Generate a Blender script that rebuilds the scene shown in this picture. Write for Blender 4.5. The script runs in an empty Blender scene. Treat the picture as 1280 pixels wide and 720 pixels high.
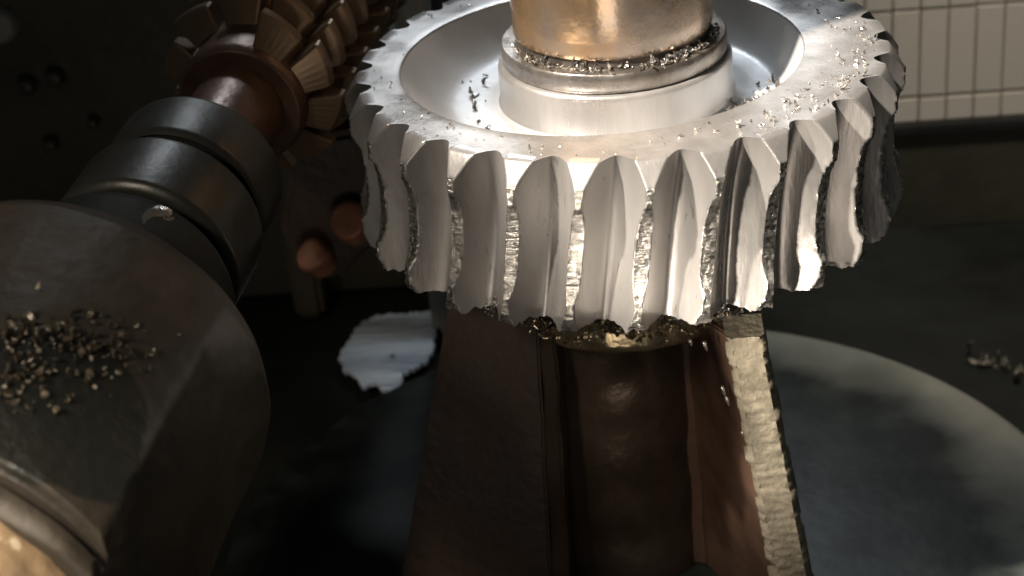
import bpy, bmesh, math, random
import numpy as np
from mathutils import Vector, Matrix, noise

S = 0.1            # one modelling unit = gear radius = 10 cm
PI = math.pi
scene = bpy.context.scene
col = scene.collection

# ------------------------------------------------------------------ camera
D_, FPX, EL, ROLL, YAW, PIT = 6.47, 2233.0, .3687, -.0984, -.0688, -.1272
def cam_basis():
    Cc = Vector((0, -math.cos(EL), math.sin(EL))) * D_
    F = -Cc / D_
    R = Vector((1, 0, 0)); U = R.cross(F)
    F2 = F*math.cos(YAW)*math.cos(PIT) + R*math.sin(YAW)*math.cos(PIT) + U*math.sin(PIT)
    R2 = F2.cross(Vector((0, 0, 1))).normalized(); U2 = R2.cross(F2)
    R3 = R2*math.cos(ROLL) + U2*math.sin(ROLL)
    U3 = -R2*math.sin(ROLL) + U2*math.cos(ROLL)
    return Cc, F2, R3, U3
CC, CF, CR, CU = cam_basis()
def ray(px, py): return CF + CR*((px-640)/FPX) + CU*((360-py)/FPX)
def onz(px, py, z): d = ray(px, py); return CC + d*((z-CC.z)/d.z)
def ony(px, py, y): d = ray(px, py); return CC + d*((y-CC.y)/d.y)
cd = bpy.data.cameras.new('camera'); cam = bpy.data.objects.new('camera', cd); col.objects.link(cam)
m = Matrix((CR, CU, -CF)).transposed().to_4x4(); m.translation = CC*S
cam.matrix_world = m
cd.sensor_width = 36; cd.lens = FPX/1280*36
cd.clip_start = .01; cd.clip_end = 50
cd.dof.use_dof = True; cd.dof.focus_distance = 5.75*S; cd.dof.aperture_fstop = 15
scene.camera = cam

# ------------------------------------------------------------------ world, lamps, exposure
w = bpy.data.worlds.new("World"); scene.world = w; w.use_nodes = True
bg = w.node_tree.nodes['Background']
bg.inputs[0].default_value = (.86, .93, .90, 1); bg.inputs[1].default_value = .024
scene.view_settings.view_transform = 'Standard'; scene.view_settings.look = 'None'
scene.view_settings.exposure = .36; scene.view_settings.gamma = 1

def look(o, target):
    o.rotation_euler = (Vector(target)*S - o.location).to_track_quat('-Z', 'Y').to_euler()
def spot(name, loc, target, watts, colour, size_deg, blend, rad):
    l = bpy.data.lights.new(name, 'SPOT'); l.energy = watts; l.color = colour
    l.spot_size = math.radians(size_deg); l.spot_blend = blend; l.shadow_soft_size = rad
    o = bpy.data.objects.new(name, l); col.objects.link(o); o.location = Vector(loc)*S; look(o, target); return o
def area(name, loc, target, watts, colour, sx, sy):
    l = bpy.data.lights.new(name, 'AREA'); l.energy = watts; l.color = colour
    l.shape = 'RECTANGLE'; l.size = sx*S; l.size_y = sy*S
    o = bpy.data.objects.new(name, l); col.objects.link(o); o.location = Vector(loc)*S; look(o, target); return o
AZ, ELV, DL = math.radians(-90-57), math.radians(50), 9.0
AIM = Vector((.56, -.40, .03))
KEY = Vector((math.cos(AZ)*math.cos(ELV), math.sin(AZ)*math.cos(ELV), math.sin(ELV)))*DL + AIM
spot('work_lamp', KEY, AIM, 116, (1.0, .89, .77), 16.5, .75, .022)
spot('back_lamp', (2.6, .2, 7.0), (1.9, 2.2, -1.8), 17, (1.0, .93, .84), 27, .8, .05)
spot('low_fill', (-4.4, -7.0, .8), (.28, -.7, -.80), 68, (1.0, .89, .76), 11.5, 1.0, .03)  # added fill that brightens the collar and lower teeth, no visible source
spot('window_light', (-.8, 8, 7.5), (-.1, .5, -.2), 34, (.86, .93, 1.0), 17.5, .9, .14)
area('front_bounce', (-.6, -8.0, -2.2), (0, -.3, -1.6), .48, (1.0, .86, .72), 2.4, 2.4)
spot('side_fill', (-3.4, -5.2, 3.6), (-2.0, -2.2, -.4), 6.5, (1.0, .86, .70), 40, .9, .05)  # added fill to lift the drum out of the dark
spot('patch_fill', (-.3, 1.7, 1.5), (-1.27, 1.65, -2.2), 1.1, (.80, .90, 1.0), 15, .9, .04)  # added only to brighten the pale patch on the bed, no real source
spot('cap_fill', (-1.9, -5.6, 3.2), (-1.50, -2.75, -.05), 11.0, (1.0, .84, .66), 12, .6, .02)  # added fill aimed at the tan end cap alone

# ------------------------------------------------------------------ materials
def mat(name, base, rough=.5, metal=0.0, var=.25, vscale=30, bump=.15, bscale=180, col2=None, spots=None,
        stretch=None, spec=.5, rvar=.12, v2lo=.42, v2hi=.62):
    """Procedural surface: base colour varied by noise, optional second colour in patches, fine bump, uneven gloss."""
    mt = bpy.data.materials.new(name); mt.use_nodes = True
    nt = mt.node_tree; N = nt.nodes; L = nt.links
    b = N['Principled BSDF']
    tc = N.new('ShaderNodeTexCoord'); mp = N.new('ShaderNodeMapping'); L.new(tc.outputs['Object'], mp.inputs[0])
    if stretch: mp.inputs['Scale'].default_value = stretch
    n1 = N.new('ShaderNodeTexNoise'); n1.inputs['Scale'].default_value = vscale; n1.inputs['Detail'].default_value = 6
    n1.inputs['Roughness'].default_value = .6
    L.new(mp.outputs[0], n1.inputs[0])
    r1 = N.new('ShaderNodeMapRange'); r1.inputs[1].default_value = .3; r1.inputs[2].default_value = .7
    r1.inputs[3].default_value = 1-var; r1.inputs[4].default_value = 1+var
    L.new(n1.outputs[0], r1.inputs[0])
    mix = N.new('ShaderNodeMix'); mix.data_type = 'RGBA'; mix.blend_type = 'MULTIPLY'; mix.inputs[0].default_value = 1
    mix.inputs[6].default_value = (*base, 1)
    out = mix.outputs[2]
    if col2:
        n3 = N.new('ShaderNodeTexNoise'); n3.inputs['Scale'].default_value = vscale*.55; n3.inputs['Detail'].default_value = 8
        n3.inputs['Roughness'].default_value = .65
        L.new(mp.outputs[0], n3.inputs[0])
        r3 = N.new('ShaderNodeMapRange'); r3.inputs[1].default_value = v2lo; r3.inputs[2].default_value = v2hi
        L.new(n3.outputs[0], r3.inputs[0])
        mx = N.new('ShaderNodeMix'); mx.data_type = 'RGBA'
        mx.inputs[6].default_value = (*base, 1); mx.inputs[7].default_value = (*col2, 1)
        L.new(r3.outputs[0], mx.inputs[0]); L.new(mx.outputs[2], mix.inputs[6])
    L.new(r1.outputs[0], mix.inputs[7])
    if spots:   # small sharp specks
        n4 = N.new('ShaderNodeTexNoise'); n4.inputs['Scale'].default_value = spots[1]; n4.inputs['Detail'].default_value = 3
        L.new(mp.outputs[0], n4.inputs[0])
        r4 = N.new('ShaderNodeMapRange'); r4.inputs[1].default_value = spots[2]; r4.inputs[2].default_value = spots[2]+.05
        L.new(n4.outputs[0], r4.inputs[0])
        mx = N.new('ShaderNodeMix'); mx.data_type = 'RGBA'; mx.inputs[7].default_value = (*spots[0], 1)
        L.new(r4.outputs[0], mx.inputs[0]); L.new(out, mx.inputs[6]); out = mx.outputs[2]
    L.new(out, b.inputs['Base Color'])
    r2 = N.new('ShaderNodeMapRange'); r2.inputs[1].default_value = .3; r2.inputs[2].default_value = .7
    r2.inputs[3].default_value = max(.05, rough-rvar); r2.inputs[4].default_value = min(1, rough+rvar)
    n2 = N.new('ShaderNodeTexNoise'); n2.inputs['Scale'].default_value = bscale; n2.inputs['Detail'].default_value = 5
    L.new(mp.outputs[0], n2.inputs[0]); L.new(n1.outputs[0], r2.inputs[0]); L.new(r2.outputs[0], b.inputs['Roughness'])
    b.inputs['Metallic'].default_value = metal; b.inputs['Specular IOR Level'].default_value = spec
    bp = N.new('ShaderNodeBump'); bp.inputs['Strength'].default_value = bump; bp.inputs['Distance'].default_value = .001
    L.new(n2.outputs[0], bp.inputs['Height']); L.new(bp.outputs[0], b.inputs['Normal'])
    mt['_out'] = 1
    return mt

M = {}
M['gear'] = mat('machined_aluminium', (.41, .395, .38), .33, .66, .16, 45, .09, 700, stretch=(1, 1, .22), spots=((.28, .27, .26), 420, .68))
M['web'] = mat('turned_aluminium', (.50, .51, .52), .42, .3, .12, 30, .10, 500)
M['washer'] = mat('ground_steel', (.33, .31, .29), .30, .85, .25, 60, .15, 500, col2=(.18, .15, .12))
M['bronze'] = mat('bronze', (.52, .34, .18), .22, .85, .18, 28, .10, 300, col2=(.36, .30, .25), v2lo=.45, v2hi=.6)
M['neck'] = mat('dark_groove_steel', (.16, .14, .12), .35, .8, .3, 80, .2, 400)
M['chip'] = mat('bright_metal_chips', (.74, .70, .64), .24, .9, .2, 300, .1, 900)
M['chip_gold'] = mat('oily_metal_chips', (.62, .52, .36), .22, .9, .25, 300, .1, 900)
M['chip_dark'] = mat('oily_dark_chips', (.13, .12, .11), .3, .7, .3, 300, .1, 900)
M['collar'] = mat('oily_brass', (.52, .42, .26), .26, .75, .3, 50, .35, 260, col2=(.28, .24, .18))
M['cast'] = mat('oily_cast_iron_brown', (.105, .060, .040), .42, .0, .3, 35, .5, 260, col2=(.07, .042, .03), spec=.5)
M['cast_edge'] = mat('flame_cut_edge', (.27, .235, .175), .5, .2, .3, 50, .6, 420, col2=(.22, .20, .15))
M['column'] = mat('oily_dark_steel', (.085, .060, .042), .30, .5, .3, 25, .5, 140, col2=(.09, .07, .055))
M['drum'] = mat('dark_oily_paint', (.058, .047, .035), .46, .0, .5, 16, .8, 150, col2=(.022, .020, .016), spots=((.10, .09, .07), 90, .72), spec=.45)
M['drum_wet'] = mat('wet_black_oil', (.012, .013, .011), .22, .0, .4, 30, .8, 220, spec=.5)
M['drum_chip'] = mat('brown_oily_chips', (.075, .060, .042), .35, .4, .5, 300, .1, 900)
M['arbor'] = mat('oiled_black_steel', (.032, .031, .026), .38, .3, .25, 15, .2, 200)
M['tan'] = mat('pale_bronze_face', (.50, .37, .23), .42, .3, .25, 40, .9, 130, col2=(.36, .25, .15), spots=((.8, .7, .5), 160, .66))
M['hob'] = mat('gold_coated_steel', (.18, .122, .072), .36, .5, .12, 40, .06, 500, col2=(.15, .10, .062))
M['hob_core'] = mat('brown_oiled_steel', (.10, .056, .036), .42, .4, .3, 40, .3, 300)
M['plate_dark'] = mat('dark_and_shaded_brown_plate', (.034, .021, .014), .5, .0, .3, 30, .4, 200, spec=.3)  # brown cast darkened to hold the left plate's shade; also the bracket's dark brown
M['copper'] = mat('rusty_orange_steel', (.30, .13, .075), .5, .2, .3, 60, .3, 300)
M['table'] = mat('grey_green_table', (.25, .24, .20), .45, .0, .16, 9, .25, 160, col2=(.14, .165, .15), spots=((.05, .12, .08), 55, .72), spec=.25)
def add_table_shade(mt):  # paints the gear's shadow and the shaded left side into the table colour
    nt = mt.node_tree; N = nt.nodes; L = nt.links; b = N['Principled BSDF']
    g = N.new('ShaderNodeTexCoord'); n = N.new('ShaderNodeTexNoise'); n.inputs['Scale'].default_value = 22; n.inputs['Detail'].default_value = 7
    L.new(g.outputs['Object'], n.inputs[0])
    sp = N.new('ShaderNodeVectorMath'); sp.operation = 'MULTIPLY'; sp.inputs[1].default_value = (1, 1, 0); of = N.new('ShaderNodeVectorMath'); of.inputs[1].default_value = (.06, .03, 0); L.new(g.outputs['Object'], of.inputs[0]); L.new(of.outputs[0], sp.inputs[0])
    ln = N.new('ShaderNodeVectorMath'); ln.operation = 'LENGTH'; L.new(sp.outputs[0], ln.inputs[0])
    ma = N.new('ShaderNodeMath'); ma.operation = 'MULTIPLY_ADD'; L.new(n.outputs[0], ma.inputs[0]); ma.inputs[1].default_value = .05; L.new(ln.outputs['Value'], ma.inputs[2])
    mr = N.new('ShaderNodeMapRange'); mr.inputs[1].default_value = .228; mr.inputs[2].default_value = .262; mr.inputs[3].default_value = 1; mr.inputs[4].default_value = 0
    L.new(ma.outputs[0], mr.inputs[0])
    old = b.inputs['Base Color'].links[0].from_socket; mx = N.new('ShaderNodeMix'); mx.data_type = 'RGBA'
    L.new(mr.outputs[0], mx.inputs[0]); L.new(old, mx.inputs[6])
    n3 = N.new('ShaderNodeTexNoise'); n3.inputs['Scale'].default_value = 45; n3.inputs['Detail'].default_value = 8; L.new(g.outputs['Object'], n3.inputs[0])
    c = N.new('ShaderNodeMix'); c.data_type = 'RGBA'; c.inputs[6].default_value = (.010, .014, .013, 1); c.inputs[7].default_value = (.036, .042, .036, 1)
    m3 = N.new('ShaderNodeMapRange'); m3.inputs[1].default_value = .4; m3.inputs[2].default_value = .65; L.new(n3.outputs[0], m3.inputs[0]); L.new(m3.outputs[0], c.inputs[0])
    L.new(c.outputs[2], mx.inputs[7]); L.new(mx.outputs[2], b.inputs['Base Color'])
add_table_shade(M['table'])
M['floor'] = mat('black_bed', (.011, .012, .010), .62, .0, .5, 12, .6, 120, spots=((.05, .055, .05), 40, .72), spec=.2)
M['machine'] = mat('black_machine_paint', (.05, .048, .032), .5, .0, .4, 10, .5, 90, col2=(.04, .032, .022))
M['bellows'] = mat('black_rubber', (.012, .012, .011), .5, .0, .2, 40, .2, 300)
M['post'] = mat('grey_paint', (.20, .20, .18), .5, .0, .15, 20, .2, 200)
M['tile'] = mat('cream_tile', (.74, .68, .585), .30, .0, .08, 9, .05, 60, col2=(.64, .59, .51))
M['grout'] = mat('brown_grout', (.46, .41, .34), .8, .0, .2, 60, .3, 300)
M['patch'] = mat('pale_blue_light', (.70, .77, .84), .5, .1, .4, 38, .6, 130, col2=(.24, .28, .33), stretch=(.6, 2.6, 1))  # pale tone stands in for light lying on the bed

# rough-turned land surface on the gear: streaky, glittering, mixed in by the 'land' attribute
def add_land(mt):
    nt = mt.node_tree; N = nt.nodes; L = nt.links; b = N['Principled BSDF']
    at = N.new('ShaderNodeAttribute'); at.attribute_name = 'land'
    tc = N.new('ShaderNodeTexCoord'); mp = N.new('ShaderNodeMapping'); mp.inputs['Scale'].default_value = (1, 1, 2.6)
    L.new(tc.outputs['Object'], mp.inputs[0])
    n = N.new('ShaderNodeTexNoise'); n.inputs['Scale'].default_value = 300; n.inputs['Detail'].default_value = 4; n.inputs['Roughness'].default_value = .75
    L.new(mp.outputs[0], n.inputs[0])
    cr = N.new('ShaderNodeMapRange'); cr.inputs[1].default_value = .38; cr.inputs[2].default_value = .56
    cr.inputs[3].default_value = .10; cr.inputs[4].default_value = 1.0
    L.new(n.outputs[0], cr.inputs[0])
    lc = N.new('ShaderNodeMix'); lc.data_type = 'RGBA'
    lc.inputs[6].default_value = (.06, .056, .045, 1); lc.inputs[7].default_value = (.62, .60, .55, 1)
    L.new(cr.outputs[0], lc.inputs[0])
    old = b.inputs['Base Color'].links[0].from_socket
    mx = N.new('ShaderNodeMix'); mx.data_type = 'RGBA'
    L.new(at.outputs['Fac'], mx.inputs[0]); L.new(old, mx.inputs[6]); L.new(lc.outputs[2], mx.inputs[7])
    L.new(mx.outputs[2], b.inputs['Base Color'])
    oldr = b.inputs['Roughness'].links[0].from_socket
    mr = N.new('ShaderNodeMix'); mr.data_type = 'FLOAT'
    L.new(at.outputs['Fac'], mr.inputs[0]); L.new(oldr, mr.inputs[2]); mr.inputs[3].default_value = .22
    L.new(mr.outputs[0], b.inputs['Roughness'])
    mm = N.new('ShaderNodeMix'); mm.data_type = 'FLOAT'
    L.new(at.outputs['Fac'], mm.inputs[0]); mm.inputs[2].default_value = .66; mm.inputs[3].default_value = .85
    L.new(mm.outputs[0], b.inputs['Metallic'])
    bp0 = b.inputs['Normal'].links[0].from_socket
    sm = N.new('ShaderNodeMath'); sm.operation = 'MULTIPLY'; L.new(at.outputs['Fac'], sm.inputs[0]); sm.inputs[1].default_value = .9
    bp = N.new('ShaderNodeBump'); bp.inputs['Distance'].default_value = .0012
    L.new(sm.outputs[0], bp.inputs['Strength']); L.new(n.outputs[0], bp.inputs['Height']); L.new(bp0, bp.inputs['Normal'])
    L.new(bp.outputs[0], b.inputs['Normal'])
add_land(M['gear'])

# ------------------------------------------------------------------ helpers
def tag(o, label=None, cat=None, group=None, kind=None):
    if label: o['label'] = label
    if cat: o['category'] = cat
    if group: o['group'] = group
    if kind: o['kind'] = kind
    return o
def empty(name, loc, label, cat, group=None):
    o = bpy.data.objects.new(name, None); col.objects.link(o); o.location = Vector(loc)*S
    o.empty_display_size = .02
    return tag(o, label, cat, group)
def wloc(o):
    v = Vector((0, 0, 0))
    while o is not None: v += o.location; o = o.parent
    return v
def build(name, verts, faces, material, parent=None, origin=None, smooth=True, attr=None, sharp=None):
    """verts in modelling units, world placed; returns ONE mesh object whose origin is its own base point."""
    V = np.asarray(verts, float)*S
    og = np.array(Vector(origin)*S) if origin is not None else (np.array(wloc(parent)) if parent else V.mean(0))
    me = bpy.data.meshes.new(name); me.from_pydata((V-og).tolist(), [], [tuple(int(i) for i in f) for f in faces])
    me.materials.append(material)
    if attr is not None:
        a = me.attributes.new('land', 'FLOAT', 'POINT'); a.data.foreach_set('value', np.asarray(attr, np.float32))
    if smooth:
        me.polygons.foreach_set('use_smooth', [True]*len(me.polygons))
        if sharp: me.set_sharp_from_angle(angle=math.radians(sharp))
    me.update()
    o = bpy.data.objects.new(name, me); col.objects.link(o)
    if parent is not None:
        o.parent = parent; o.location = Vector(og) - wloc(parent)
    else: o.location = Vector(og)
    return o
def nz3(v, s, seed=0.0): return noise.noise(Vector((v[0]*s+seed, v[1]*s-seed*.7, v[2]*s+seed*.3)))

def lathe(profile, origin, axis=(0, 0, 1), seg=96, closed=False, wob=0.0, wobs=3.0, a0=0, a1=2*PI, ell=None):
    """profile: list of (r, h) from axis start; returns verts, faces. Full revolve unless a0/a1 given."""
    ax = Vector(axis).normalized()
    t = Vector((0, 0, 1)) if abs(ax.z) < .9 else Vector((1, 0, 0))
    u = (t - ax*t.dot(ax)).normalized(); v = ax.cross(u)
    O = Vector(origin); full = abs((a1-a0)-2*PI) < 1e-6
    n = seg if full else seg+1
    vs = []; fs = []
    for (r, h) in profile:
        for k in range(n):
            a = a0 + (a1-a0)*k/seg
            p = O + ax*h + u*(r*math.cos(a)) + v*(r*math.sin(a))
            if wob: p = p + (p-O-ax*h).normalized()*(wob*nz3(p, wobs)) if r > 1e-6 else p
            vs.append(p)
    for i in range(len(profile)-1):
        for k in range(seg):
            k2 = (k+1) % n
            fs.append((i*n+k, i*n+k2, (i+1)*n+k2, (i+1)*n+k))
    return vs, fs
def round_profile(pts, rad=.012, n=3):
    """bevel the corners of an open profile"""
    out = [pts[0]]
    for i in range(1, len(pts)-1):
        p = Vector(pts[i]); a = Vector(pts[i-1]); b = Vector(pts[i+1])
        da = (a-p); db = (b-p)
        r = min(rad, da.length*.45, db.length*.45)
        pa = p+da.normalized()*r; pb = p+db.normalized()*r
        for k in range(n+1):
            t = k/n; out.append(tuple(pa*(1-t)**2 + p*2*t*(1-t) + pb*t*t))
    out.append(pts[-1]); return out
def box(cx, cy, cz, sx, sy, sz, bev=.01, rot=0, axes=None):
    bm = bmesh.new(); bmesh.ops.create_cube(bm, size=1)
    bmesh.ops.scale(bm, vec=(sx, sy, sz), verts=bm.verts)
    if bev: bmesh.ops.bevel(bm, geom=bm.edges[:], offset=bev, segments=2, affect='EDGES')
    R = Matrix.Rotation(rot, 3, 'Z') if axes is None else axes
    vs = [R @ v.co + Vector((cx, cy, cz)) for v in bm.verts]; bm.verts.index_update()
    fs = [[v.index for v in f.verts] for f in bm.faces]; bm.free(); return vs, fs
def prism(poly, ext, bev=.012, sub=0, rough=0.0, rs=6, seed=0):
    """polygon (3D points, planar) extruded by vector ext, bevelled, optionally cut up and roughened"""
    bm = bmesh.new(); vs = [bm.verts.new(p) for p in poly]; f = bm.faces.new(vs)
    r = bmesh.ops.extrude_face_region(bm, geom=[f]); nv = [g for g in r['geom'] if isinstance(g, bmesh.types.BMVert)]
    bmesh.ops.translate(bm, vec=ext, verts=nv)
    bmesh.ops.recalc_face_normals(bm, faces=bm.faces)
    if bev: bmesh.ops.bevel(bm, geom=bm.edges[:], offset=bev, segments=2, affect='EDGES')
    if sub:
        for _ in range(sub): bmesh.ops.subdivide_edges(bm, edges=[e for e in bm.edges if e.calc_length() > .03], cuts=1, use_grid_fill=True)
    if rough:
        for v in bm.verts: v.co += Vector((nz3(v.co, rs, seed), nz3(v.co, rs, seed+5), nz3(v.co, rs, seed+9)))*rough
    bm.verts.index_update(); out = [v.co.copy() for v in bm.verts]; fs = [[v.index for v in f.verts] for f in bm.faces]
    bm.free(); return out, fs
def merge(lst):
    V = []; Fc = []
    for v, f in lst:
        n = len(V); V += list(v); Fc += [[i+n for i in q] for q in f]
    return V, Fc

# ------------------------------------------------------------------ setting
bed_z = -2.32
vs = []; fs = []
n = 40
for i in range(n+1):
    for j in range(n+1):
        x = -6+12*i/n; y = -4+7.0*j/n
        vs.append((x, y, bed_z + .03*nz3((x, y, 0), 1.5)))
for i in range(n):
    for j in range(n):
        a = i*(n+1)+j; fs.append((a, a+n+1, a+n+2, a+1))
tag(build('machine_bed', vs, fs, M['floor']), 'black oily machine bed around and behind the round table', None, kind='structure')
v, f = box(.6, 3.14, -2.03, 12, .28, .66, .03)
tag(build('ledge', v, f, M['machine'], smooth=True, sharp=30), 'black ledge running below the tiled wall', None, kind='structure')

# cream tiled wall behind right, every tile a piece
WY = 3.05
wall = empty('tiled_wall', (2.1, WY+.02, -1.70), 'cream wall of tall narrow tiles behind the gear at the upper right', 'wall')
v, f = box(2.2, WY+.06, -.70, 3.4, .10, 2.0, .01)
build('grout_backing', v, f, M['grout'], wall, smooth=False)
tw, thh = .1475, .50
tv, tf = box(0, 0, 0, tw-.009, .03, thh-.010, .006)
rnd = random.Random(4)
tproto = None
for cidx in range(21):
    for ridx in range(4):
        x = 1.452 + (cidx-5)*tw + tw/2; z = -1.70 + thh*(ridx+.5) - .36 + .005
        if ridx == 0: z0 = -1.70; z1 = z+thh/2-.009
        else: z0 = z-thh/2+.009; z1 = z+thh/2-.009
        if ridx == 0:
            bv, bf = box(0, 0, 0, tw-.009, .03, z1-z0, .006)
            if cidx == 0: low = build('tile', bv, bf, M['tile'], wall, origin=(0, 0, 0), sharp=30); o = low
            else: o = low.copy(); col.objects.link(o)
            o.parent = wall
            zc = (z0+z1)/2
        else:
            if tproto is None: tproto = build('tile', tv, tf, M['tile'], wall, origin=(0, 0, 0), sharp=30); o = tproto
            else: o = tproto.copy(); col.objects.link(o)
            o.parent = wall; zc = z
        o.location = Vector((x, WY-.0 + rnd.uniform(-.002, .002), zc))*S - wall.location
        o.rotation_euler = (rnd.uniform(-.006, .006), rnd.uniform(-.004, .004), rnd.uniform(-.012, .012))
v, f = box(2.2, WY-.03, -1.735, 3.4, .10, .06, .012)
build('base_strip', v, f, M['bellows'], wall, sharp=30)

# dark machine housing at the upper left
hs = empty('machine_housing', (-2.9, 2.6, bed_z), 'near-black painted machine housing filling the upper left background', 'machine housing')
v, f = box(-3.05, 2.75, -.35, 3.7, .3, 4.0, .06)
build('housing_panel', v, f, M['machine'], hs, sharp=30)
for (px, py, r) in ((0, 30, .10), (70, 95, .05), (35, 105, .05), (65, 178, .04), (118, 150, .03)):
    p = ony(px, py, 2.58)
    v, f = lathe(round_profile([(0, -.07), (r*.8, -.07), (r, -.03), (r, .05)], .02), p, (0, 1, 0), 20)
    build('bolt_head', v, f, M['post'] if r > .09 else M['machine'], hs, sharp=40)
v, f = box(-1.75, 2.45, -.4, .16, .3, 3.8, .03)
build('guide_rail', v, f, M['machine'], hs, sharp=30)

# ribbed bellows and post behind the gear
bl = empty('bellows', (-.55, 2.3, bed_z), 'black vertically ribbed way cover showing behind the rear edge of the gear', 'way cover')
p0 = ony(540, 20, 2.3); p1 = ony(618, 20, 2.3)
for k in range(9):
    x = p0.x + (p1.x-p0.x)*(k+.5)/9
    v, f = box(x, 2.3, -.35, (p1.x-p0.x)/9*.8, .1, 3.9, .015)
    build('rib', v, f, M['bellows'], bl, sharp=30)
v, f = box((p0.x+p1.x)/2, 2.40, -.35, (p1.x-p0.x)+.02, .08, 3.9, .01)
build('backing', v, f, M['bellows'], bl, sharp=30)
p0 = ony(494, 20, 2.0); p1 = ony(536, 20, 2.0)
v, f = box((p0.x+p1.x)/2, 2.0, -.6, p1.x-p0.x, .2, 3.3, .05)
tag(build('machine_post', v, f, M['post'], origin=((p0.x+p1.x)/2, 2.0, -2.25), sharp=30), 'grey-green painted upright post behind the gear beside the ribbed cover', 'post')

# ------------------------------------------------------------------ round table
tb = empty('round_table', (0, 0, bed_z), 'round grey-green rotary work table below the gear', 'rotary table')
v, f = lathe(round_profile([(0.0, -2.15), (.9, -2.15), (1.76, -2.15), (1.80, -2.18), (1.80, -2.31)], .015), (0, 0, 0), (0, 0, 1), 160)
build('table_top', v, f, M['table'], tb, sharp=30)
# ------------------------------------------------------------------ fixture column
fx = empty('support_column', (0, -.1, -2.148), 'dark brown welded support column with flared side plates under the gear', 'support column')
v, f = lathe(round_profile([(0, -.97), (.31, -.97), (.31, -1.3), (.315, -1.7), (.32, -2.146)], .01), (-.08, -.02, 0), (0, 0, 1), 72, wob=.012, wobs=5)
# extra rings for dents
prof = [(.0, -.996), (.30, -.996)] + [(.31, -1.0-1.146*k/50) for k in range(51)]
v, f = lathe(prof, (-.08, -.02, 0), (0, 0, 1), 120, wob=.014, wobs=6)
build('centre_tube', v, f, M['column'], fx)
# left plate: flat face turned towards the camera, shade painted into its colour
A = ony(562, 392, -.33); B = ony(505, 724, -.42); B2 = ony(496, 790, -.44)
Cc_ = ony(672, 392, -.37); Dd = ony(690, 724, -.47); D2 = ony(693, 790, -.49)
A.z = Cc_.z = -.80; B2.z = D2.z = -2.146
v, f = prism([A, Cc_, D2, B2], Vector((.03, .10, 0)), .008, 4, .006, 5, 3)
build('side_plate', v, f, M['plate_dark'], fx, sharp=40)
E1 = Cc_ + Vector((.006, -.03, 0)); E2 = D2 + Vector((.006, -.03, 0))
v, f = prism([E1, E1+Vector((.055, .03, 0)), E2+Vector((.065, .03, 0)), E2], Vector((.02, .14, 0)), .01, 4, .010, 6, 8)
build('weld_strip', v, f, M['column'], fx, sharp=40)
# right plate: runs forward to the rough cut edge
YF = -.78
a0 = ony(906, 405, YF); a1 = ony(956, 405, YF); b1 = ony(1016, 724, YF); b0 = ony(966, 724, YF)
dz = (a0-b0); k = (2.146 + b0.z)/(a0.z-b0.z) if True else 0
b0e = b0 - dz*((b0.z+2.146)/(a0.z-b0.z)); b1e = b1 - (a1-b1)*((b1.z+2.146)/(a1.z-b1.z))
a0.z = a1.z = -.93 + .17
i0 = Vector((.17, -.16, -.98)); i1 = Vector((.20, -.16, -2.146))
# front edge as its own roughened bar
bm = bmesh.new(); NS = 150; rows = []
for s in range(NS+1):
    t = s/NS
    L0 = a0.lerp(b0e, t); R0 = a1.lerp(b1e, t)
    row = []
    jl = .020*noise.noise(Vector((t*26, 1, 0))) + .010*noise.noise(Vector((t*70, 3, 0)))
    jr = .010*noise.noise(Vector((t*20, 5, 0))) + .010*noise.noise(Vector((t*60, 7, 0)))
    step = .007*(noise.noise(Vector((0, 0, math.floor(t*17+.35*noise.noise(Vector((t*9, 0, 0)))))))*1.5)
    pts = [(L0.x+jl, L0.y+.16), (L0.x+jl, L0.y+.015), (L0.x+jl+.018, L0.y)]
    for q in range(1, 7):
        u_ = q/7; x = L0.x*(1-u_)+R0.x*u_
        pts.append((x, L0.y + .008*noise.noise(Vector((x*30, t*55, 2))) + step))
    pts += [(R0.x+jr-.018, R0.y+.003), (R0.x+jr, R0.y+.02), (R0.x+jr, R0.y+.16)]
    rows.append([bm.verts.new((x, y, L0.z)) for x, y in pts])
for s in range(NS):
    for q in range(len(rows[0])-1):
        bm.faces.new((rows[s][q], rows[s+1][q], rows[s+1][q+1], rows[s][q+1]))
bm.faces.new(rows[0])
bm.verts.index_update(); V = [v.co.copy() for v in bm.verts]; Fc = [[q.index for q in f.verts] for f in bm.faces]; bm.free()
build('cut_edge', V, Fc, M['cast_edge'], fx, sharp=50)
poly = [i0, a0+Vector((.01, .03, 0)), b0e+Vector((.01, .03, 0)), i1]
v, f = prism(poly, Vector((.09, .03, 0)), .006, 4, .008, 6, 14)
o = build('side_plate', v, f, M['cast'], fx, sharp=40); o['label'] = 'brown side plate with the lamp light on it'
v, f = prism([i0+Vector((-.035, -.03, 0)), i0+Vector((.03, -.06, 0)), i1+Vector((.03, -.06, 0)), i1+Vector((-.045, -.03, 0))], Vector((.01, .08, 0)), .01, 4, .010, 6, 18)
build('weld_strip', v, f, M['cast'], fx, sharp=40)
# weld spatter blobs on the lit plate
sp = []
for (px, py, L) in ((903, 484, .035), (908, 497, .03), (928, 540, .03), (934, 552, .025), (880, 428, .03), (862, 425, .02)):
    p = ony(px, py, -.70); v, f = lathe([(0, -.006), (.006, -.003), (.008, 0), (.005, L), (0, L+.008)], p, (.25, 0, -1), 8)
    sp.append((v, f))
v, f = merge(sp); o = build('weld_spatter', v, f, M['chip'], fx); o['kind'] = 'stuff'

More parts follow.
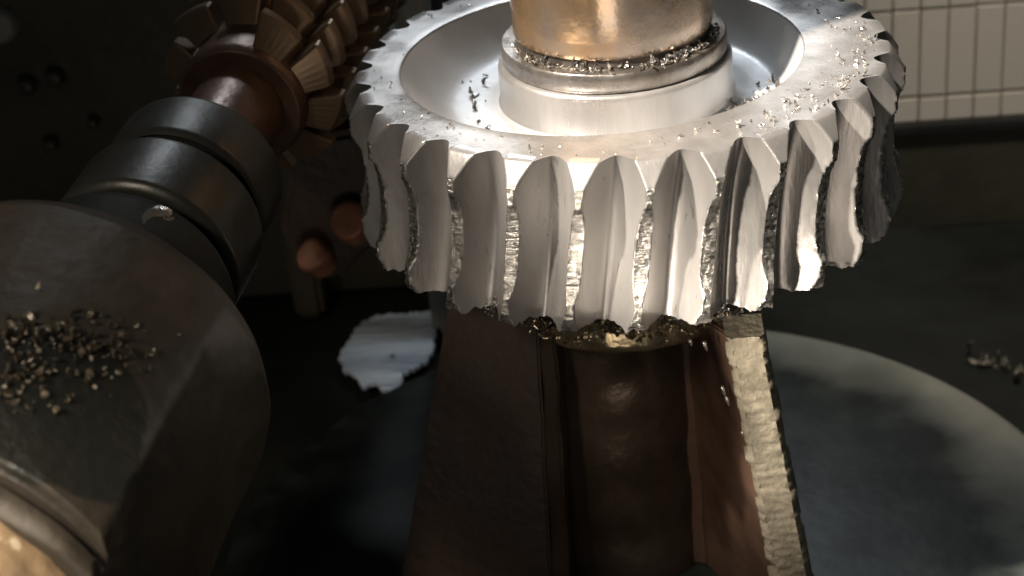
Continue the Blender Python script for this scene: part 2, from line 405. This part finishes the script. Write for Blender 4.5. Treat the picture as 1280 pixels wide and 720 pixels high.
# collar between gear and column
cl = empty('collar', (-.03, 0, -.975), 'shiny brassy clamping collar directly under the gear teeth', 'collar')
v, f = lathe(round_profile([(.30, -.60), (.45, -.60), (.455, -.90), (.462, -.965), (.45, -.990), (.2, -.992)], .015), (-.03, 0, 0), (0, 0, 1), 120, wob=.008, wobs=9)
build('collar_ring', v, f, M['collar'], cl, sharp=40)

# ------------------------------------------------------------------ GEAR
NT = 28; H = .59; PH0 = math.radians(267.7)
gear = empty('worm_gear', (0, 0, -H), 'silver worm gear with freshly cut curved teeth held on the bronze spindle', 'gear')
pitch = 2*PI/NT
def r_outer(z):
    d = -z
    if d < .075: return .945 + .055*(d/.075)**.85
    if d < .125: return 1.0
    if .14 < d < .485:
        t = (d-.3125)/.1725; return 1.0 - .036*(1-abs(t)**3.0)**.8
    if d < .545: return 1.0
    return 1.0 - .02*(d-.545)/.045
def r_gash(s, z):           # s = arc distance from the gash centre
    d = -z
    root = .868 + .030*((d-.30)/.30)**2
    k = 1.60
    x = abs(s)
    return root + k*(math.sqrt(x*x+.045**2)-.045) + 1.5*x*x
def tooth(i):
    NA, NZ = 56, 84
    c0 = PH0 + pitch*(i+.5)
    vs = []; land = []
    seed = i*3.7
    for j in range(NZ+1):
        d = H*j/NZ
        hel = .008-.084*(d/H)
        for k in range(NA+1):
            # denser at the flanks
            t = k/NA*2-1
            psi = t*pitch/2
            ang = c0 + psi + hel
            s = (pitch/2-abs(psi))*1.0
            s2 = s + .0035*noise.noise(Vector((seed+t*1.0, d*4, 0)))*(1 if s > .01 else 0)
            z = -d
            ro = r_outer(z)
            rg = r_gash(s2, z)
            e = abs(ro-rg)
            r = min(ro, rg)
            if e < .012:
                r += (.012-e)*(.35 if d > .07 else .06)*(noise.noise(Vector((ang*90, d*45, seed)))+.25)     # raised ragged burr along the cut
            if rg > ro and d > .09: r += .004*noise.noise(Vector((ang*60, d*130, 1.3)))
            zz = z
            if j == NZ or j == NZ-1:
                zz += .013*noise.noise(Vector((ang*24, 3, 0))) + .011*noise.noise(Vector((ang*75, 9, 0)))
                if e < .02: zz -= .012*abs(noise.noise(Vector((ang*60, 1, 2))))
            vs.append((r*math.cos(ang), r*math.sin(ang), zz))
            land.append(1.0 if (rg > ro+.001 and .072 < d < .58) else 0.0)
    W = NA+1; fs = []
    for j in range(NZ):
        for k in range(NA):
            a = j*W+k; fs.append((a, a+W, a+W+1, a+1))
    # top cap: in to r=.86 ; bottom cap in to r=.80
    base = len(vs)
    for (ri, zf) in ((.5, 0), (1.0, 0)):
        for k in range(W):
            x, y, z = vs[k]; rr = math.hypot(x, y); r2 = rr*(1-ri)+.86*ri; ang = math.atan2(y, x)
            vs.append((r2*math.cos(ang), r2*math.sin(ang), .0)); land.append(0)
    for q in range(2):
        lo = 0 if q == 0 else base; hi = base+q*W
        for k in range(NA): fs.append((lo+k, lo+k+1, hi+k+1, hi+k))
    b2 = len(vs)
    for k in range(W):
        x, y, z = vs[NZ*W+k]; ang = math.atan2(y, x); vs.append((.80*math.cos(ang), .80*math.sin(ang), -H)); land.append(0)
    for k in range(NA): fs.append((NZ*W+k, b2+k, b2+k+1, NZ*W+k+1))
    return build('tooth', vs, fs, M['gear'], gear, attr=land, sharp=52)
for i in range(NT): tooth(i)
# rim disc: from the tooth ring (r=.86) to the recess edge, not concentric
RX = -.07; RR = .72; HX = -.02
def ringmesh(rings, seg=224):
    vs = []; fs = []
    for (cx, r, z) in rings:
        for k in range(seg):
            a = 2*PI*k/seg; vs.append((cx+r*math.cos(a), r*math.sin(a), z))
    for i in range(len(rings)-1):
        for k in range(seg):
            k2 = (k+1) % seg; fs.append((i*seg+k, (i+1)*seg+k, (i+1)*seg+k2, i*seg+k2))
    return vs, fs
v, f = ringmesh([(0, .8605, 0), (0, .845, 0), (RX*.5, .79, 0), (RX, RR+.012, 0), (RX, RR+.004, -.002), (RX, RR, -.008)])
build('rim', v, f, M['gear'], gear, sharp=40)
rec = [(RX, RR, -.008)]
for k in range(1, 13):
    t = k/12; rec.append((RX*(1-.6*t), RR-.13*(t**.9)-.03*(1-math.cos(t*PI/2)), -.008-.15*math.sin(t*PI/2)))
rec += [(HX, .50, -.162), (HX, .445, -.160), (HX, .428, -.150)]
v, f = ringmesh(rec); build('web', v, f, M['web'], gear, sharp=35)
v, f = ringmesh([(HX, .428, -.152), (HX, .421, -.14), (HX, .42, -.02), (HX, .416, -.006), (HX, .408, .0), (HX, .30, .0)])
build('hub', v, f, M['gear'], gear, sharp=50)
v, f = ringmesh([(0, .801, -H), (0, .45, -H+.01), (0, .2, -H+.01)]); build('underside', [tuple(q) for q in v], [tuple(reversed(q)) for q in f], M['web'], gear)

# ------------------------------------------------------------------ clamp washer + spindle
v, f = ringmesh([(HX, .30, .004), (HX, .398, .004), (HX, .403, .010), (HX, .403, .064), (HX, .397, .072), (HX, .372, .074), (HX, .30, .074)])
tag(build('clamp_washer', v, f, M['washer'], origin=(HX, 0, .003), sharp=40), 'dark polished steel clamp washer lying on the gear hub', 'washer')
spn = empty('spindle', (HX, 0, .076), 'polished bronze spindle standing on the clamp washer', 'spindle')
v, f = ringmesh([(HX, .20, .076), (HX, .346, .076), (HX, .344, .082), (HX, .342, .108)]); build('neck', v, f, M['neck'], spn, sharp=40)
pr = [(HX, .340, .104), (HX, .351, .106), (HX, .355, .114)] + [(HX, .355, .114+k*.06) for k in range(1, 16)] + [(HX, .30, 1.03), (HX, .0, 1.03)]
v, f = ringmesh(pr); build('spindle_sleeve', v, f, M['bronze'], spn, sharp=40)

# ------------------------------------------------------------------ metal chips (uncountable swarf)
def chip(p, L, wd, rnd, curl=None, up=0):
    """a small curled sliver with thickness"""
    n = rnd.choice((3, 4, 5)); R = Matrix.Rotation(rnd.uniform(0, 2*PI), 3, 'Z') @ Matrix.Rotation(rnd.uniform(-.9, .9)+up, 3, 'Y') @ Matrix.Rotation(rnd.uniform(-.8, .8), 3, 'X')
    cu = rnd.uniform(.5, 4.0) if curl is None else curl
    vs = []; fs = []; tk = wd*.22
    for i in range(n+1):
        t = i/n; a = cu*t; rr = L/max(cu, .3)
        x = rr*math.sin(a); z = rr*(1-math.cos(a)); ww = wd*(.45+.55*math.sin(PI*min(1, t+.15)))*rnd.uniform(.7, 1.2)
        nrm = Vector((-math.sin(a), 0, math.cos(a)))*tk
        for q in (Vector((x, -ww/2, z)), Vector((x, ww/2, z)), Vector((x, ww/2, z))+nrm, Vector((x, -ww/2, z))+nrm):
            vs.append(R @ q + Vector(p))
    for i in range(n):
        for q in range(4): fs.append((i*4+q, i*4+(q+1) % 4, i*4+4+(q+1) % 4, i*4+4+q))
    fs += [(0, 3, 2, 1), (n*4, n*4+1, n*4+2, n*4+3)]
    return vs, fs
def chips(name, label, pts, L, wd, material, seed, curl=None, lift=.0):
    rr = random.Random(seed); lst = []
    for p in pts:
        q = Vector(p); k = rr.uniform(.35, 1.3)**1.8
        lst.append(chip(q+Vector((0, 0, lift)), L*k, wd*k, rr, curl))
    v, f = merge(lst)
    return tag(build(name, v, f, material, smooth=False), label, 'metal chips', kind='stuff')
rr = random.Random(11)
def polar(a, r, z, cx=0): a = math.radians(a); return (cx+r*math.cos(a), r*math.sin(a), z)
pts = [polar(rr.uniform(0, 360), rr.uniform(.74, .93), .001) for _ in range(260)]
pts = [p for p in pts if math.hypot(p[0]-RX, p[1]) > RR+.01 and math.hypot(p[0], p[1]) < .90]
chips('metal_chips', 'fine bright metal specks scattered over the top rim of the gear', pts, .012, .006, M['chip'], 1)
pts = [polar(rr.gauss(-42, 16), rr.uniform(.76, .90), .001) for _ in range(70)] + [polar(rr.gauss(-8, 14), rr.uniform(.74, .90), .001) for _ in range(45)]
pts = [p for p in pts if math.hypot(p[0]-RX, p[1]) > RR+.01]
chips('metal_chips', 'brighter curled chips lying on the right hand part of the gear rim', pts, .022, .010, M['chip'], 2)
pts = [polar(rr.gauss(-28, 11), rr.uniform(.46, .60), -.158, HX) for _ in range(80)]
chips('metal_chips', 'dark oily chips heaped in the gear recess right of the hub', pts, .034, .013, M['chip_dark'], 3)
pts = [polar(rr.gauss(-28, 12), rr.uniform(.46, .62), -.150, HX) for _ in range(34)]
chips('metal_chips', 'bright chips mixed into the heap right of the hub', pts, .026, .010, M['chip'], 4)
pts = [polar(rr.uniform(150, 215), rr.uniform(.46, .58), -.158, HX) for _ in range(16)]
chips('metal_chips', 'a few dark chips on the recess floor left of the hub', pts, .035, .012, M['chip_dark'], 5)
def clumps(nn, r0, r1):
    out = []
    for _ in range(nn):
        c, sd = rr.choice(((212, 7), (222, 5), (236, 6), (252, 5), (288, 8), (300, 6), (312, 5), (326, 6), (338, 7), (350, 8), (270, 30)))
        out.append(polar(rr.gauss(c, sd), rr.uniform(r0, r1), .076+abs(rr.gauss(0, .004)), HX))
    return out
chips('metal_chips', 'tangled bright chips packed in the groove around the spindle foot', clumps(130, .360, .384), .024, .008, M['chip'], 6)
chips('metal_chips', 'dark chips packed in the groove around the spindle foot', clumps(220, .355, .380), .026, .009, M['chip_dark'], 7)
# chip tangles under the teeth, on the collar
pts = []
for (px, py, sx, sy, nn) in ((690, 412, 16, 8, 45), (665, 405, 12, 6, 25), (762, 412, 20, 9, 70), (838, 408, 18, 11, 60), (725, 424, 26, 5, 40), (800, 420, 30, 6, 40), (895, 398, 12, 8, 30), (870, 410, 16, 6, 20)):
    for _ in range(nn):
        pts.append(ony(rr.gauss(px, sx*.6), rr.gauss(py, sy*.6), rr.uniform(-.66, -.52)))
chips('metal_chips', 'glittering gold toned chips caught between the gear and the collar', pts, .034, .013, M['chip_gold'], 8, lift=0)
pts = [ony(rr.gauss(px, 9), rr.gauss(py, 5), rr.uniform(-.80, -.70)) for (px, py) in ((690, 402), (765, 404), (905, 388), (840, 398), (632, 388), (612, 384)) for _ in range(26)]
chips('metal_chips', 'dark ragged burr chips hanging at the lower ends of the teeth', pts, .030, .014, M['chip_dark'], 9)

bp_ = []
for (px, py, sx, sy, nn) in ((1225, 447, 8, 4, 10), (1250, 452, 9, 5, 12), (1215, 160, 10, 3, 4), (1275, 470, 6, 6, 6), (1240, 255, 4, 3, 3)):
    for _ in range(nn): bp_.append(onz(rr.gauss(px, sx), rr.gauss(py, sy), bed_z+.02))
chips('metal_chips', 'a few pale chips glinting on the black bed at the right edge', bp_, .05, .02, M['cast_edge'], 31)
# ------------------------------------------------------------------ hob, arbor and drum at the left
HC = Vector((-1.32, .5, -.06)); DC = onz(60, 522, -.32)
AX = (HC-DC).normalized()
t_ = Vector((0, 0, 1)); AU = (t_-AX*t_.dot(AX)).normalized(); AV = AX.cross(AU)
def on_axis(h, r=0, a=0): return HC + AX*h + AU*(r*math.cos(a)) + AV*(r*math.sin(a))
hob = empty('hob_cutter', on_axis(-.5), 'gold coated hob cutter with rows of teeth at the upper left of the gear', 'hob')
v, f = lathe(round_profile([(.10, -.50), (.23, -.50), (.245, -.47), (.245, 1.3), (.1, 1.3)], .01), HC, AX, 64)
build('hob_body', v, f, M['hob_core'], hob, sharp=40)
NR = 10; P = .168
def hob_tooth_mesh():
    vs = []; fs = []; seg = 6; da = 2*PI/NR*.80
    for i in range(seg+1):
        a = da*i/seg; drop = .035*(i/seg)
        for (h, r) in ((-.070, .235), (-.026, .370-drop), (.026, .370-drop), (.070, .235)):
            vs.append(Vector((h, r*math.cos(a), r*math.sin(a))))
    for i in range(seg):
        for q in range(4): fs.append((i*4+q, i*4+4+q, i*4+4+(q+1) % 4, i*4+(q+1) % 4))
    fs += [(0, 1, 2, 3), (seg*4+3, seg*4+2, seg*4+1, seg*4)]
    bm = bmesh.new(); bv = [bm.verts.new(v) for v in vs]; bm.verts.ensure_lookup_table()
    for q in fs: bm.faces.new([bv[i] for i in q])
    bmesh.ops.recalc_face_normals(bm, faces=bm.faces)
    bmesh.ops.bevel(bm, geom=[e for e in bm.edges if e.calc_face_angle(0) > .6], offset=.008, segments=1, affect='EDGES')
    bmesh.ops.scale(bm, vec=(S, S, S), verts=bm.verts)
    me = bpy.data.meshes.new('hob_tooth'); bm.to_mesh(me); bm.free(); me.materials.append(M['hob']); return me
hm = hob_tooth_mesh()
for rrow in range(NR):
    a = 2*PI*rrow/NR + .35
    for k in range(11):
        h = -.40 + P*k + P*rrow/NR
        if h > 1.25: continue
        o = bpy.data.objects.new('hob_tooth', hm); col.objects.link(o); o.parent = hob
        e1 = AU*math.cos(a)+AV*math.sin(a); e2 = -AU*math.sin(a)+AV*math.cos(a)
        R = Matrix((AX, e1, e2)).transposed()
        o.matrix_local = Matrix.Translation((HC+AX*h)*S - hob.location) @ R.to_4x4()
L_ = (HC-DC).length
arb = empty('cutter_arbor', on_axis(-1.5), 'black oiled arbor with stepped spacers between the hob and the big drum', 'arbor')
v, f = lathe([(.17, -.29), (.15, -1.9)], HC, AX, 48)
build('shaft', v, f, M['hob_core'], arb, sharp=40)
v, f = lathe(round_profile([(.14, -.92), (.27, -.92), (.30, -.95), (.30, -1.16), (.285, -1.18)], .012), HC, AX, 80)
build('spacer', v, f, M['arbor'], arb, sharp=40)
v, f = lathe(round_profile([(.29, -1.17), (.25, -1.175), (.25, -1.25), (.29, -1.255)], .012), HC, AX, 80)
build('groove', v, f, M['floor'], arb, sharp=40)
v, f = lathe(round_profile([(.24, -1.24), (.305, -1.24), (.325, -1.26), (.325, -1.52), (.30, -1.54), (.14, -1.54)], .012), HC, AX, 80)
build('bearing_ring', v, f, M['arbor'], arb, sharp=40)
v, f = lathe(round_profile([(.14, -1.53), (.33, -1.60), (.36, -1.66), (.36, -1.95)], .012), HC, AX, 80)
build('seal', v, f, M['floor'], arb, sharp=40)
def drum_hit(px, py):
    d = ray(px, py).normalized(); t = 3.0
    while t < 7:
        q = CC+d*t-HC; h = q.dot(AX)
        if (q-AX*h).length <= .605: return CC+d*t, h
        t += .003
    return None, None
hg = drum_hit(15, 590)[1]; print('cap', HC+AX*(hg-.26))
def add_stain(mt, P0, rad):
    nt = mt.node_tree; N = nt.nodes; L = nt.links; b = N['Principled BSDF']
    g = N.new('ShaderNodeNewGeometry'); n = N.new('ShaderNodeTexNoise'); n.inputs['Scale'].default_value = 55; n.inputs['Detail'].default_value = 6
    L.new(g.outputs['Position'], n.inputs[0])
    vd = N.new('ShaderNodeVectorMath'); vd.operation = 'DISTANCE'; L.new(g.outputs['Position'], vd.inputs[0]); vd.inputs[1].default_value = Vector(P0)*S
    ma = N.new('ShaderNodeMath'); ma.operation = 'MULTIPLY_ADD'; L.new(n.outputs[0], ma.inputs[0]); ma.inputs[1].default_value = .014; L.new(vd.outputs['Value'], ma.inputs[2])
    mr = N.new('ShaderNodeMapRange'); mr.inputs[1].default_value = rad*S+.007; mr.inputs[2].default_value = rad*S+.0085; mr.inputs[3].default_value = 1; mr.inputs[4].default_value = 0
    L.new(ma.outputs[0], mr.inputs[0])
    old = b.inputs['Base Color'].links[0].from_socket; mx = N.new('ShaderNodeMix'); mx.data_type = 'RGBA'
    L.new(mr.outputs[0], mx.inputs[0]); L.new(old, mx.inputs[6]); mx.inputs[7].default_value = (.010, .011, .009, 1); L.new(mx.outputs[2], b.inputs['Base Color'])
    bp0 = b.inputs['Normal'].links[0].from_socket; n2 = N.new('ShaderNodeTexNoise'); n2.inputs['Scale'].default_value = 260; n2.inputs['Detail'].default_value = 5
    L.new(g.outputs['Position'], n2.inputs[0]); bp = N.new('ShaderNodeBump'); bp.inputs['Distance'].default_value = .001
    L.new(mr.outputs[0], bp.inputs['Strength']); L.new(n2.outputs[0], bp.inputs['Height']); L.new(bp0, bp.inputs['Normal']); L.new(bp.outputs[0], b.inputs['Normal'])
add_stain(M['drum'], drum_hit(75, 505)[0], .25)
drum = empty('bearing_drum', DC, 'large dark oily bearing drum filling the lower left corner', 'drum')
h0 = -L_
pr = [(.2, h0+.30), (.53, h0+.30), (.575, h0+.265), (.603, h0+.20), (.605, h0+.19), (.605, h0+.0)] + [(.605, h0+(hg+.015-h0)*k/8) for k in range(1, 9)] + [(.57, hg+.012), (.57, hg-.035), (.598, hg-.04), (.590, hg-.075), (.57, hg-.09), (.50, hg-.092)]
v, f = lathe(round_profile(pr, .02, 3), HC, AX, 240)
# a milled flat along the lower right side leaves a straight ridge
pe = None; d_ = ray(268, 405).normalized(); t = 3.0
while t < 7:
    q = CC+d_*t-HC; h = q.dot(AX)
    if h0-.6 < h < h0+.25 and (q-AX*h).length <= .606: pe = q-AX*h; break
    t += .004
if pe is None: pe = AV
ae = math.atan2(pe.dot(AV), pe.dot(AU)); SP = math.radians(56)
sgn = 1
# the flat runs to the side facing down
if (AU*math.cos(ae+.3)+AV*math.sin(ae+.3)).z > (AU*math.cos(ae-.3)+AV*math.sin(ae-.3)).z: sgn = -1
nv = []
for p in v:
    q = Vector(p)-HC; h = q.dot(AX); r_ = q-AX*h; R0 = r_.length
    if h < h0+.12 and R0 > .3:
        da = ((math.atan2(r_.dot(AV), r_.dot(AU))-ae)*sgn) % (2*PI)
        if da < SP:
            lim = .605*math.cos(SP/2)/math.cos(da-SP/2)
            if R0 > lim: p = HC+AX*h+r_*(lim/R0)
    p = Vector(p); p = p + r_.normalized()*(.006*nz3(p, 6)) if R0 > .3 else p
    nv.append(p)
build('drum_body', nv, f, M['drum'], drum, sharp=22)
v, f = lathe(round_profile([(.535, hg-.07), (.54, hg-.10)] + [(.54, hg-.10-.03*k) for k in range(1, 14)] + [(.5, hg-.53), (.0, hg-.54)], .015, 3), HC, AX, 96, wob=.01, wobs=18)
o = build('end_cap', v, f, M['tan'], drum, sharp=50); o['label'] = 'pale tan end cap lit by an added fill light'


# long curled chip caught on the arbor
v, f = [], []
pc = ony(196, 264, -1.42)
lst = []
rr2 = random.Random(5)
path = [ony(x, y, -1.42) for x, y in ((178, 272), (183, 266), (191, 262), (200, 262), (208, 264), (213, 267), (213, 271), (208, 270), (204, 268))]
v = []; f = []
for q, p in enumerate(path):
    ww = .020 if q < 6 else .012
    for o_ in (Vector((0, -.004, -ww)), Vector((0, -.004, ww*.3)), Vector((.004, .012, ww*.3)), Vector((.004, .012, -ww))): v.append(p+o_)
for q in range(len(path)-1):
    for c in range(4): f.append((q*4+c, q*4+(c+1) % 4, q*4+4+(c+1) % 4, q*4+4+c))
f += [(0, 3, 2, 1), (len(v)-4, len(v)-3, len(v)-2, len(v)-1)]
n0 = len(v); leg = [ony(203, 268, -1.42), ony(203, 290, -1.42)]
v2, f2 = chip(leg[0], .05, .012, rr2, .6, up=1.3); v += v2; f += [[c+n0 for c in q] for q in f2]
tag(build('chip_curl', v, f, M['chip'], smooth=False), 'single pale curled metal chip caught on the arbor behind the drum', 'metal chip')

# dark brown bracket with two rusty bolt heads below the hob
brk = empty('mounting_bracket', ony(415, 330, .75), 'dark brown bracket with two rusty round bolt heads below the hob', 'bracket')
c = ony(418, 275, .80)
v, f = prism([ony(362, 175, .8), ony(470, 160, .8), ony(478, 300, .8), ony(420, 352, .8), ony(372, 350, .8), ony(352, 300, .8)], Vector((0, .25, 0)), .03, 3, .02, 5, 2)
build('bracket_plate', v, f, M['plate_dark'], brk, sharp=50)
for (px, py, r) in ((393, 321, .075), (436, 276, .085)):
    p = ony(px, py, .70)
    v, f = lathe(round_profile([(0, -.04), (r*.80, -.04), (r, -.015), (r, .06), (r*.99, .12)], .012, 2), p, (.1, .8, -.55), 18, wob=.025, wobs=9)
    build('bolt_head', v, f, M['copper'], brk, sharp=50)

# patch of light on the bed, put in as a ragged pale sheet
rr3 = random.Random(8)
out = [(545, 388), (524, 390), (500, 392), (470, 393), (452, 404), (440, 418), (432, 432), (424, 446), (428, 462), (446, 470), (452, 484), (468, 478), (482, 488), (496, 489), (503, 478), (501, 466), (512, 462), (532, 452), (541, 440), (545, 415)]
pp = []
for i, (x, y) in enumerate(out):
    x2, y2 = out[(i+1) % len(out)]
    for k in range(7):
        t = k/7; pp.append((x+(x2-x)*t+rr3.uniform(-2.2, 2.2)*(k > 0), y+(y2-y)*t+rr3.uniform(-2.2, 2.2)*(k > 0)))
hole = [(491+3.5*math.cos(a*PI/5), 445+3*math.sin(a*PI/5)) for a in range(10)]
bm = bmesh.new()
ov = [bm.verts.new(onz(x, y, -2.235)) for x, y in pp]; hv = [bm.verts.new(onz(x, y, -2.235)) for x, y in hole]
es = [bm.edges.new((ov[i], ov[(i+1) % len(ov)])) for i in range(len(ov))] + [bm.edges.new((hv[i], hv[(i+1) % 10])) for i in range(10)]
bmesh.ops.triangle_fill(bm, use_beauty=True, edges=es)
r = bmesh.ops.extrude_face_region(bm, geom=bm.faces[:]); bmesh.ops.translate(bm, vec=(0, 0, -.018), verts=[g for g in r['geom'] if isinstance(g, bmesh.types.BMVert)])
bmesh.ops.recalc_face_normals(bm, faces=bm.faces)
bm.verts.index_update(); V = [v.co.copy() for v in bm.verts]; Fc = [[q.index for q in f.verts] for f in bm.faces]; bm.free()
tag(build('light_patch', V, Fc, M['patch'], smooth=False), 'patch of pale bluish light modelled as a ragged sheet with a small hole, left of the column', 'light patch')

# chips stuck on the drum
def hit_drum(px, py):
    """nearest point of the drum's surface of revolution along the pixel's ray (coarse march)"""
    d = ray(px, py).normalized(); t = 3.0
    prof = [(.605, h0+.25), (.605, hg)]
    while t < 7:
        p = CC + d*t; q = p-HC; h = q.dot(AX); r = (q-AX*h).length
        if h < hg: t += .01; continue
        if h > h0+.30: t += .01; continue
        R = None
        for i in range(len(prof)-1):
            (r1, h1), (r2, h2) = prof[i], prof[i+1]
            if h2 <= h <= h1: R = r1+(r2-r1)*((h-h1)/(h2-h1) if h1 != h2 else 0)
        if h > h0+.25: R = .58
        if R and r <= R: return p - d*.008
        t += .006
    return None
pts = []
for (px, py, sx, sy, nn) in ((60, 418, 40, 10, 150), (135, 432, 26, 14, 80), (20, 445, 20, 34, 150), (112, 398, 4, 3, 5), (70, 460, 60, 28, 120), (180, 460, 8, 12, 12), (40, 500, 30, 25, 20), (222, 420, 2, 2, 2)):
    for _ in range(nn):
        p = hit_drum(rr.gauss(px, sx), rr.gauss(py, sy))
        if p: pts.append(p)
if pts:
    chips('metal_chips', 'dull chips stuck in the oil on the face of the drum', pts[::2], .024, .012, M['drum_chip'], 21)
    chips('metal_chips', 'paler chips glinting among the oil on the face of the drum', pts[1::8], .017, .009, M['cast_edge'], 22)
